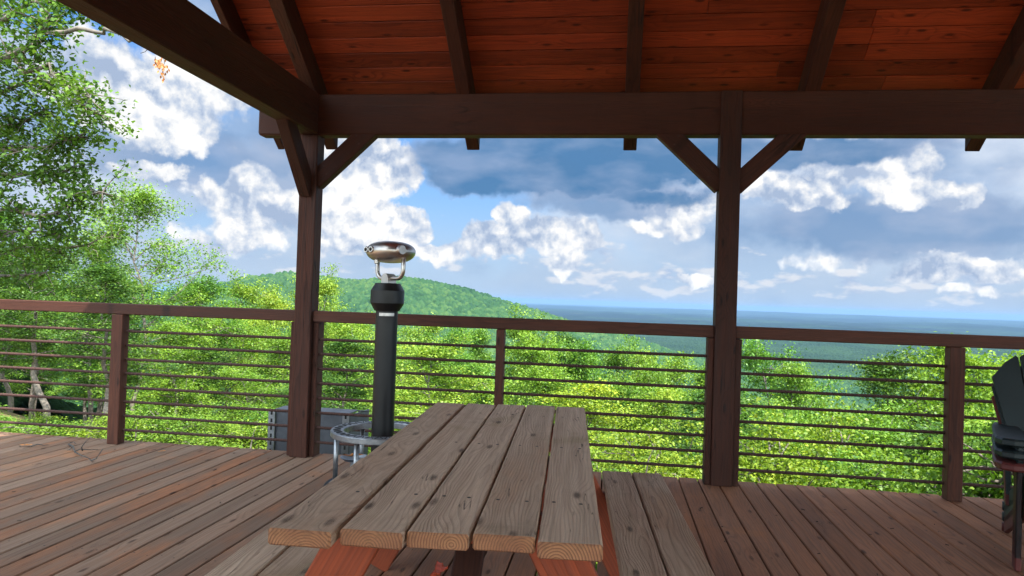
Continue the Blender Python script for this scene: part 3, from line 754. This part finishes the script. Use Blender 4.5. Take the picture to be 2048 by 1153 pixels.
fw_=N.mix(N.mr(N.noise(N.vm('MULTIPLY',geo,(.0006,.0013,0)),1,5,.6)[0],.68,.70),fw_,(.10,.13,.06))
fl=N.mix(N.mr(n2,.42,.6),(.20,.13,.075),(.095,.12,.035)); fl=N.mix(N.mr(n4,.5,.7),fl,(.24,.17,.09))
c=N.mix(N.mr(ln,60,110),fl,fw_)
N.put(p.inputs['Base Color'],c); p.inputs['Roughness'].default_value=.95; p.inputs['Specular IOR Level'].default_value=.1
bp=N.new('ShaderNodeBump'); bp.inputs['Strength'].default_value=.8; bp.inputs['Distance'].default_value=.1; N.put(bp.inputs['Height'],N.m('ADD',n2,n4)); N.l.new(bp.outputs[0],p.inputs['Normal'])
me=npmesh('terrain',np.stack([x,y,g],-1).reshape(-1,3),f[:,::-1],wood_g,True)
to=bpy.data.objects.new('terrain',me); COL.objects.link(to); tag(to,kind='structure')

# canopy of the far woods: every crown is a dome in one sheet
def canopy(x,y,cell,amp,seed):
    gx=x/cell; gy=y/cell; ix=np.floor(gx).astype(np.int64); iy=np.floor(gy).astype(np.int64)
    best=np.full(x.shape,-1e9); cid=np.zeros(x.shape)
    def h(a,b,s):
        n=(a*374761393+b*668265263+s*974711)&0xffffffff; n=((n^(n>>13))*1274126177)&0xffffffff; return ((n^(n>>16))&0xffff)/65535.
    for dx_ in (-1,0,1):
        for dy_ in (-1,0,1):
            cx=ix+dx_; cy=iy+dy_; px=cx+h(cx,cy,1+seed); py=cy+h(cx,cy,2+seed); hh=h(cx,cy,3+seed); rr=.62+.35*h(cx,cy,4+seed)
            d2=((gx-px)**2+(gy-py)**2)/rr**2
            z=amp*(.45+.75*hh)*(1-d2*1.1)
            mm=z>best; best=np.where(mm,z,best); cid=np.where(mm,h(cx,cy,5+seed),cid)
    return best,cid
ra=[];r=110.
while r<7500:
    ra.append(r)
    r+= 3.2 if 1250<r<2250 else (max(2.2,r*.004) if r<1250 else r*.0026-2.6)
x,y,f=polar(R(-52),R(36),1250,ra)
g=ground(x,y); cz,cid=canopy(x,y,10.,8.5,0); r_=np.hypot(x,y)
cz=np.maximum(cz,-4)+ (fbm(x/2.2,y/2.2,2,77)-.4)*2.2
g2=g+5+cz*np.clip((7600-r_)/3000,.3,1)-14*np.clip((r_-6900)/600,0,1)
cm,N,p=principled('far woods crowns')
lc=N.new('ShaderNodeAttribute',attribute_name='lc').outputs['Fac']
geo=N.new('ShaderNodeNewGeometry').outputs['Position']
n1=N.noise(geo,.004,5,.6)[0]
c=N.ramp(N.m('ADD',N.m('MULTIPLY',lc,.6),N.m('MULTIPLY',N.mr(n1,.35,.65),.4)),[(0,(.010,.036,.018)),(.5,(.026,.068,.024)),(1,(.062,.110,.030))])
c=N.mix(N.mr(N.m('ADD',N.vm('LENGTH',geo),N.m('MULTIPLY',n1,1200)),2700,3800),c,N.mix(N.m('MULTIPLY',N.m('ADD',lc,N.mr(n1,.35,.65)),.5),(.005,.018,.012),(.026,.056,.022)))  # crowns darken with distance, cloud shadow over the plain put into the colour
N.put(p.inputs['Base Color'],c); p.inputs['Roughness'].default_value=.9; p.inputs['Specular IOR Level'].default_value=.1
n6=N.noise(geo,.0022,4,.6)[0]; c=N.mix(N.m('MULTIPLY',N.mr(N.vm('LENGTH',geo),2300,3300),N.mr(n6,.44,.56,.9,0)),c,(.001,.004,.005))  # large near-black patches, painted cloud shadow on the far crowns
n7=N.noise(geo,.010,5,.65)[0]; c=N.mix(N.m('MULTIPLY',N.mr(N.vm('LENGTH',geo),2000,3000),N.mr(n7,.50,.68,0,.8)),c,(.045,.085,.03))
n5=N.noise(geo,.9,4,.7)[0]; bp=N.new('ShaderNodeBump'); bp.inputs['Strength'].default_value=.9; bp.inputs['Distance'].default_value=1.5; N.put(bp.inputs['Height'],n5); N.l.new(bp.outputs[0],p.inputs['Normal'])
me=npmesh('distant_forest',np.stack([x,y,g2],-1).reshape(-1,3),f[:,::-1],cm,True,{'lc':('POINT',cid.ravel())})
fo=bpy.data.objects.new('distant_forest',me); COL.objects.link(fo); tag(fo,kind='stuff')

# ------------------------------------------------------------------ trees
def leaves_np(centers,rad,count,size,rng,flat=.6,star=False):
    """leaf faces around cluster centres"""
    n=len(centers)*count
    c=np.repeat(centers,count,0)+rng.normal(size=(n,3))*rad*np.array([1,1,flat])
    nrm=rng.normal(size=(n,3))*.75+np.array([0,0,1.0]); nrm/=np.linalg.norm(nrm,axis=1,keepdims=True)
    t=rng.normal(size=(n,3)); t-=nrm*(t*nrm).sum(1,keepdims=True); t/=np.linalg.norm(t,axis=1,keepdims=True); b=np.cross(nrm,t)
    s=size*rng.uniform(.6,1.25,size=(n,1))
    v0=c-t*s*.5; v2=c+t*s*.55; v1=c+b*s*.33+nrm*s*.10+t*s*.08; v3=c-b*s*.33+nrm*s*.10+t*s*.08
    v=np.stack([v0,v1,v2,v3],1).reshape(-1,3); f=np.arange(n*4).reshape(n,4)
    return v,f,np.repeat(rng.uniform(size=n),4)
def limb(rng,p,d,L,n=5,droop=0.0,wob=.18):
    pts=[np.array(p,float)]; d=np.array(d,float); d/=np.linalg.norm(d)
    for i in range(n):
        d=d+rng.normal(size=3)*wob+np.array([0,0,-droop]); d/=np.linalg.norm(d); pts.append(pts[-1]+d*L/n)
    return np.array(pts),d
def make_tree(seed,Ht,R0,cb,leafm,nl=26,lps=34,ls=.16,shape='round',trunk_r=.11,clr=.33,flat=.6):
    rng=np.random.default_rng(seed); random.seed(seed)
    b=MB(); tr=[np.array([0,0,-2.5])]; d=np.array([0,0,1.]); n=12
    for i in range(n):
        d=np.array([0,0,1.])+rng.normal(size=3)*.10; tr.append(tr[-1]+d/np.linalg.norm(d)*(Ht*.96+2.5)/n)
    tr=np.array(tr); b.tube(tr.tolist(),[trunk_r*(1.25-1.12*i/n) for i in range(n+1)],8)
    cen=[]
    for k in range(nl):
        if rng.uniform()<.16: continue
        t=cb+(1-cb)*((k+.5)/nl)**.9; zz=Ht*t
        i=np.searchsorted(tr[:,2],zz); i=min(max(i,1),n); p=tr[i-1]+(tr[i]-tr[i-1])*((zz-tr[i-1][2])/(tr[i][2]-tr[i-1][2]))
        tt=(t-cb)/(1-cb)
        prof={'round':math.sin(math.pi*min(1,(tt*.86+.14)))**.6,'cone':(1-tt)**.8+.12,'top':.35+.65*math.sin(math.pi*min(1,tt*.9+.1))}[shape]
        L=R0*prof*rng.uniform(.6,1.25); az=k*2.4+rng.uniform(-.5,.5); e=.25+.65*tt+rng.uniform(-.15,.2)
        pts,dd=limb(rng,p,[math.cos(az)*math.cos(e),math.sin(az)*math.cos(e),math.sin(e)],L,5,.03)
        b.tube(pts.tolist(),[trunk_r*.36*(1-.75*i/5)*(1.2-tt*.7) for i in range(6)],5,cap=False)
        cen.append(pts[-1]); cen.append(pts[3]); 
        for q in range(5):
            j=rng.integers(1,6); 
            sd_=rng.normal(size=3)+np.array([math.cos(az),math.sin(az),.35])*.8
            p2,_=limb(rng,pts[j],sd_,L*rng.uniform(.22,.5)+.2,3,.03)
            b.tube(p2.tolist(),[.016,.012,.008,.004],4,cap=False); cen.append(p2[-1]); cen.append(p2[2])
    cen=np.array(cen)
    v,f,lc=leaves_np(cen,clr*min(1,R0/2.4),lps,ls,rng,flat)
    crown=npmesh('crown',v,f,leafm,False,{'lc':('POINT',lc)})
    tmp=b.build('trunk',M['bark']); trunk=tmp.data; bpy.data.objects.remove(tmp)
    return trunk,crown
PROTO=[make_tree(11,15,3.4,.30,M['leafA'],30,66,.15,'round',.17,.33,.55),
       make_tree(12,17,3.0,.28,M['leafA'],34,58,.14,'cone',.17,.30,.5),
       make_tree(13,14,3.6,.25,M['leafB'],28,70,.15,'round',.17,.34,.5),
       make_tree(14,17,3.1,.35,M['leafD'],32,66,.15,'round',.18,.33,.55),
       make_tree(15,15,2.8,.30,M['leafB'],30,56,.14,'top',.16,.30,.5),
       make_tree(16,16,3.8,.28,M['leafA'],30,68,.15,'top',.18,.34,.5),
       make_tree(17,15,3.7,.25,M['leafA'],38,48,.14,'round',.13,.36,.6)]
PH=[15,17,14,17,15,16,15]
def gz(x,y): return float(ground(np.array([x]),np.array([y]))[0])
def put_tree(name,x,y,H,kind,label,cat,group,rz=None,sxy=None,z=None,protos=None,ph=None):
    PR=protos or PROTO; hh=(ph or PH)[kind]
    o=bpy.data.objects.new(name,None); COL.objects.link(o); tag(o,label,cat,group)
    o.location=(x,y,gz(x,y) if z is None else z); s=H/hh; o.rotation_euler=(0,0,random.uniform(0,6.28) if rz is None else rz)
    o.scale=((sxy or s),(sxy or s),s)
    for nm,me in (('trunk',PR[kind][0]),('crown',PR[kind][1])):
        c=bpy.data.objects.new(nm,me); COL.objects.link(c); c.parent=o
    return o
def tree_at(px,py,r,kind,label,group,wid=1.0,name='broadleaf_tree'):
    """a tree r metres away whose top shows at this place"""
    p=atr(px,py,r); H=p.z-gz(p.x,p.y); hh=PH[kind]; TP.append((p.x,p.y))
    return put_tree(name,p.x,p.y,max(H,3.),kind,label,'tree',group,sxy=wid*(.35+.65*H/hh))
TP=[]
random.seed(77)
GA='tall trees standing above the left railing'; GB='trees showing over the railing'; GC='trees below the right railing'
tree_at(305,398,27,6,'tall airy green tree with sky showing through its crown, rising above the left railing',GA,.9)
tree_at(205,485,30,5,'spreading tree just left of the tall airy tree',GA,.8)
tree_at(110,500,22,3,'dark green tree at the left edge under the big oak branches',GA,.9)
tree_at(-60,430,24,0,'tall green tree at the left edge of the view above the railing',GA,1.0)
tree_at(460,585,42,2,'light green tree topping the left rail beside the corner post',GB,.9)
tree_at(395,572,33,0,'green tree between the tall airy tree and the corner post',GB,.9)
tree_at(545,605,46,4,'small light tree just left of the corner post',GB,.9)
tree_at(672,578,30,2,'bright yellow green tree between the corner post and the binoculars',GB,.62)
tree_at(592,598,38,2,'yellow green tree behind the corner post',GB,.8)
tree_at(1515,702,32,5,'bushy green tree directly right of the middle post, top below the rail',GC,.75)
tree_at(1590,755,30,4,'pale green tree sloping down from the bushy tree right of the middle post',GC,.8)
tree_at(1790,745,26,3,'dark rounded tree between the middle post and the right baluster post',GC,.95)
tree_at(1870,770,28,1,'green tree just left of the right baluster post',GC,.8)
tree_at(1945,722,25,0,'leafy green tree between the right baluster post and the stacked chairs',GC,.8)
tree_at(2060,745,27,2,'yellow green tree behind the stacked chairs',GC,.9)
rows=[(690,655,36),(735,668,44),(850,658,40),(905,675,34),(965,672,45),(1015,665,38),(1060,695,33),(1110,688,46),(1170,708,36),(1225,722,44),(1290,728,34),(1350,735,40),(1400,745,31),
      (790,700,29),(880,725,27),(960,740,28),(1090,755,26),(1200,785,25),(1320,800,24),(1440,812,23),(1250,880,19),(1380,900,18),(1150,870,19),(1480,905,17),(1600,900,17.5),(1830,880,17),(1960,860,18),(2040,880,16.5),(1050,860,20),(1680,925,16),(1760,850,21),(1900,930,16),(625,665,32),(560,685,30),(500,655,38),(440,650,33),(700,730,25),(1650,850,24),(1560,865,21),(1720,885,20),(1500,840,25)]
GW='broadleaf trees of the woods below the deck'
ordn=['yellow green','mid green','pale green','deep green','fresh green']
for i,(px,py,r) in enumerate(rows):
    k=[0,2,4,5,1,2,0,3][i%8]
    tree_at(px,py,r,k,'green broadleaf tree in the dense woods seen through and over the railing rods',GW,.85)
rg=random.Random(31); cnt=0; pts=list(TP)
tries=0
while cnt<130 and tries<9000:
    tries+=1
    a=R(rg.uniform(-50,32)); r=rg.uniform(13,46)
    x,y=r*math.sin(a),r*math.cos(a)
    if a<R(-20) and y<13.4: continue
    if y<12.0: continue
    if any((x-q[0])**2+(y-q[1])**2<8.5 for q in pts): continue
    z=gz(x,y)
    px=1024+F*math.tan(a+YAW)
    lim=np.interp(px,[-200,200,400,600,1000,1400,1500,1700,1900,2300],[500,520,620,680,720,790,830,900,840,830])
    top=atr(px,lim+rg.uniform(-10,170)*(1 if px>350 else .8),r).z; H=top-z
    if H<4: continue
    H=min(H,17)
    pts.append((x,y)); cnt+=1; k=rg.choice([0,1,2,3,3,4,5,6]) if a>R(-22) else rg.choice([0,1,3,3,5])
    put_tree('broadleaf_tree',x,y,H,k,'green broadleaf tree in the dense woods seen through and over the railing rods','tree',GW,sxy=.3+.6*H/PH[k])

# young saplings and shrubs close to the deck
SH=[make_tree(31,2.2,1.1,.12,M['leafB'],24,60,.05,'round',.02,.25,.7),make_tree(32,2.6,1.0,.10,M['leafA'],24,60,.052,'cone',.025,.25,.7)]
def shrub(x,y,H,k,label,group):
    o=put_tree('shrub',x,y,H,k,label,'shrub',group,protos=SH,ph=[2.2,2.6],sxy=.55+.45*H/2.4); return o
rg=random.Random(9)
for i in range(34):
    px=rg.uniform(1150,2150) if i<22 else rg.uniform(-50,640)
    if i<22: r=rg.uniform(8.5,11.5); lim=rg.uniform(935,1000)
    else: r=rg.uniform(10.5,13.0); lim=rg.uniform(842,880)
    p=atr(px,lim,r); z=gz(p.x,p.y); H=p.z-z
    if H<.5: H=.6
    if H>3.0: H=3.0
    shrub(p.x,p.y,H,0 if rg.random()<.6 else 1,'low yellow green shrub on the ground just below the deck edge' if i<22 else 'low leafy shrub at the foot of the woods beyond the left railing','shrubs below the right deck edge' if i<22 else 'shrubs beyond the left railing')

def relabel(group,look):
    """say which one: its colour, the railing bay it shows in, its turn from the left"""
    import collections
    bays=[(-9999,205,'in the leftmost railing bay'),(205,600,'between the left railing post and the corner post'),(600,1010,'between the corner post and the thin railing post'),(1010,1420,'between the thin railing post and the middle post'),(1420,1900,'between the middle post and the right railing post'),(1900,9999,'right of the right railing post')]
    nth=['','second ','third ','fourth ','fifth ','sixth ','seventh ','eighth ','ninth ','tenth ','eleventh ','twelfth ']
    d=collections.defaultdict(list)
    for o in bpy.data.objects:
        if o.get('group')==group:
            v=o.location; dd=(v-Vector((0,0,EYE))); px=1024+F*dd.dot(rt2)/dd.dot(fw)
            bay=[t for a_,b_,t in bays if a_<=px<b_][0]; key=next(k for k in look if o.children[0].data.name==k or o.children[1].data.name==k)
            d[(look[key],bay)].append((px,o))
    for (lk,bay),l in d.items():
        l.sort(key=lambda q:q[0])
        for i,(px,o) in enumerate(l):
            t=lk+' '+bay
            if len(l)>1: t=lk+(' '+nth[i]+'from left' if 0<i<12 else ' leftmost' if i==0 else ' far right')+' '+bay
            o['label']=t
relabel(GW,{PROTO[0][1].name:'fresh green round tree',PROTO[1][1].name:'green narrow tree',PROTO[2][1].name:'yellow green round tree',PROTO[3][1].name:'deep green tree',PROTO[4][1].name:'yellow green slender tree',PROTO[5][1].name:'fresh green spreading tree',PROTO[6][1].name:'airy green tree'})
for g_ in ('shrubs below the right deck edge','shrubs beyond the left railing'):
    relabel(g_,{SH[0][1].name:'low yellow green shrub',SH[1][1].name:'low green shrub'})

# big oak reaching in from the left
def big_oak():
    rng=np.random.default_rng(5); random.seed(5)
    o=empty('oak_tree',(-11.5,9.0,-1.2),'large near oak with sunlit branches reaching in from the left edge above the railing','tree')
    bpy.context.view_layer.update()
    b=MB(); T=np.array([-11.5,9.0,-2.5]); tr=[T+np.array([.15*math.sin(i*.9),.1*math.cos(i),i*1.5]) for i in range(9)]
    b.tube([t.tolist() for t in tr],[.24-.022*i for i in range(9)],12)
    cen=[]
    def path(px,Y,r0,leafy=(0,1),dens=1.0,start=None):
        P=[np.array(at(x,y,Y+yo)) for x,y,yo in px]
        if start is not None: P=[tr[start]]+P
        Q=[]
        for i in range(len(P)-1):
            for t in (0,.5): Q.append(P[i]*(1-t)+P[i+1]*t+rng.normal(size=3)*.03)
        Q.append(P[-1]); n=len(Q)
        b.tube([q.tolist() for q in Q],[r0*(1-.8*i/(n-1)) for i in range(n)],7,cap=False)
        for i,q in enumerate(Q):
            t=i/(n-1)
            if leafy[0]<=t<=leafy[1]:
                for k in range(int(4.2*dens)):
                    p2,_=limb(rng,q,rng.normal(size=3)*np.array([1,1,.6])+np.array([0,0,.0]),rng.uniform(.12,.45),3,.05)
                    b.tube(p2.tolist(),[.012,.008,.005,.003],4,cap=False); cen.append(p2[-1]); cen.append(p2[2])
    Y=7.8
    path([(-200,120,0),(-60,130,0),(20,112,0),(62,84,0),(92,62,0),(100,30,0)],Y,.085,(.3,1),1.2,5)
    path([(62,84,0),(100,62,0),(150,52,0),(200,62,0),(238,74,0),(275,79,0),(330,70,.2),(330,95,.2)],Y,.035,(0,.18),.7)
    path([(-100,60,0),(0,40,0),(60,10,0),(150,5,0),(190,25,0)],Y+.3,.05,(.2,1),1.3,6)
    path([(-100,0,0),(20,-20,0),(80,-30,0)],Y+.4,.05,(.2,1),1.6,6)
    path([(20,112,0),(50,150,0),(95,130,0),(130,170,0),(180,200,0),(190,225,0)],Y,.03,(.45,1),1.6)
    path([(-120,180,0),(0,190,0),(60,170,0),(110,165,0)],Y+.3,.04,(.1,1),1.2,5)
    path([(-100,300,.2),(0,260,.2),(50,240,0),(90,220,.0)],Y+.5,.05,(.2,1),1.8,4)
    path([(-100,330,.2),(0,310,.2),(70,300,0),(130,290,0),(160,275,0)],Y+.4,.05,(.2,1),1.8,4)
    path([(-100,380,.2),(0,350,.2),(60,345,0),(110,350,.1),(145,335,0)],Y+.6,.05,(.2,1),1.6,4)
    path([(-80,430,.2),(20,425,.2),(90,428,0),(130,425,.1),(170,400,0),(205,385,0)],Y+.5,.04,(.15,1),1.5,3)
    path([(-80,480,.2),(0,470,.2),(60,460,0),(120,470,0)],Y+.8,.045,(.2,1),1.8,3)
    path([(-80,520,.4),(0,510,.4),(70,500,.4),(140,500,.5),(200,480,.6),(235,470,.8)],Y+1.2,.045,(.2,1),1.1,3)
    path([(-60,560,.4),(20,550,.4),(90,545,.4)],Y+1.2,.045,(.1,1),1.4,2)
    cen=np.array(cen)
    v,f,lc=leaves_np(cen,.085,14,.07,rng,.8)
    me=npmesh('crown',v,f,M['leafO'],False,{'lc':('POINT',lc)})
    c=bpy.data.objects.new('crown',me); COL.objects.link(c); c.parent=o; c.matrix_parent_inverse=o.matrix_world.inverted()
    b.build('trunk',M['bark'],o)
    # dead orange leaves hanging from the bare twig tip
    b=MB()
    for (x,y,r) in ((318,124,.035),(326,138,.06)):
        p=at(x,y,Y+.2)
        for i in range(34):
            q=p+Vector((random.gauss(0,r*.5),random.gauss(0,r*.5),random.gauss(0,r*.8))); d=Vector((random.gauss(0,.5),random.gauss(0,.5),-1)).normalized()*.05; s=d.orthogonal().normalized()*.012
            b.raw([q,q+d*.5+s,q+d,q+d*.5-s],[(0,1,2,3)])
    b.build('dead_leaf_cluster',M['dryleaf'],o)
    b=MB(); b.tube([at(330,95,Y+.2),at(326,112,Y+.2),at(322,124,Y+.2)],.004,5); b.tube([at(326,112,Y+.2),at(329,125,Y+.2),at(327,134,Y+.2)],.004,5)
    b.tube([at(330,70,Y+.2),at(300,95,Y+.2),at(290,104,Y+.2),at(281,107,Y+.2)],.004,5); b.build('hanging_twig',M['twig'],o)
M['leafO']=leafmat('oak leaves',(.05,.10,.022),(.12,.20,.036),(.24,.32,.07))
big_oak()

# silt fence across the clearing
sf=empty('silt_fence',(-7,11.4,-1.2),'low grey fabric silt fence sagging along the ground beyond the left railing','fence')
vs=[];n=60; X0,X1=-9.6,-5.4
for i in range(n+1):
    t=i/n; x=X0+(X1-X0)*t; y=11.2+.5*math.sin(t*9)*.2+t*.2; z=gz(x,y); s=.34+.05*math.sin(t*31)
    vs+= [(x,y,z-.05),(x+.01*math.sin(t*70),y+.03*math.sin(t*50),z+s)]
fs=[(2*i,2*i+2,2*i+3,2*i+1) for i in range(n)]
MB().raw(vs,fs,smooth=True).build('fabric',simple('grey woven fabric',(.30,.32,.35),.8,0,.3,5,.3),sf)
for i in range(5):
    x=X0+(X1-X0)*(i+.1)/4.3; y=11.25+.04*i; MB().beam((x,y+.03,gz(x,y)-.2),(x,y+.03,gz(x,y)+.42),.03,.03,(0,1,0)).build('stake',M['timber'],sf)

# ------------------------------------------------------------------ air
HZD=float(4.2e-5)
if HZD>0:
    m=bpy.data.materials.new('air'); m.use_nodes=True; N=NT(m.node_tree); N.n.clear()
    out=N.new('ShaderNodeOutputMaterial'); pv=N.new('ShaderNodeVolumePrincipled')
    pv.inputs['Color'].default_value=(.19,.32,.52,1); pv.inputs['Density'].default_value=HZD; pv.inputs['Anisotropy'].default_value=0
    N.l.new(pv.outputs[0],out.inputs['Volume'])
    s=60000.; zb,zt=PLAIN-120,82.
    vs=[(a,b_,c) for c in (zb,zt) for b_ in (-s,s) for a in (-s,s)]
    h=MB().raw(vs,[(0,2,3,1),(4,5,7,6),(0,1,5,4),(1,3,7,5),(3,2,6,7),(2,0,4,6)]).build('haze',m); tag(h,kind='stuff')
SC.cycles.max_bounces=8; SC.cycles.diffuse_bounces=4; SC.cycles.glossy_bounces=3; SC.cycles.transmission_bounces=3; SC.cycles.volume_bounces=1; SC.cycles.transparent_max_bounces=6
SC.cycles.use_denoising=True
SC.cycles.sample_clamp_indirect=8
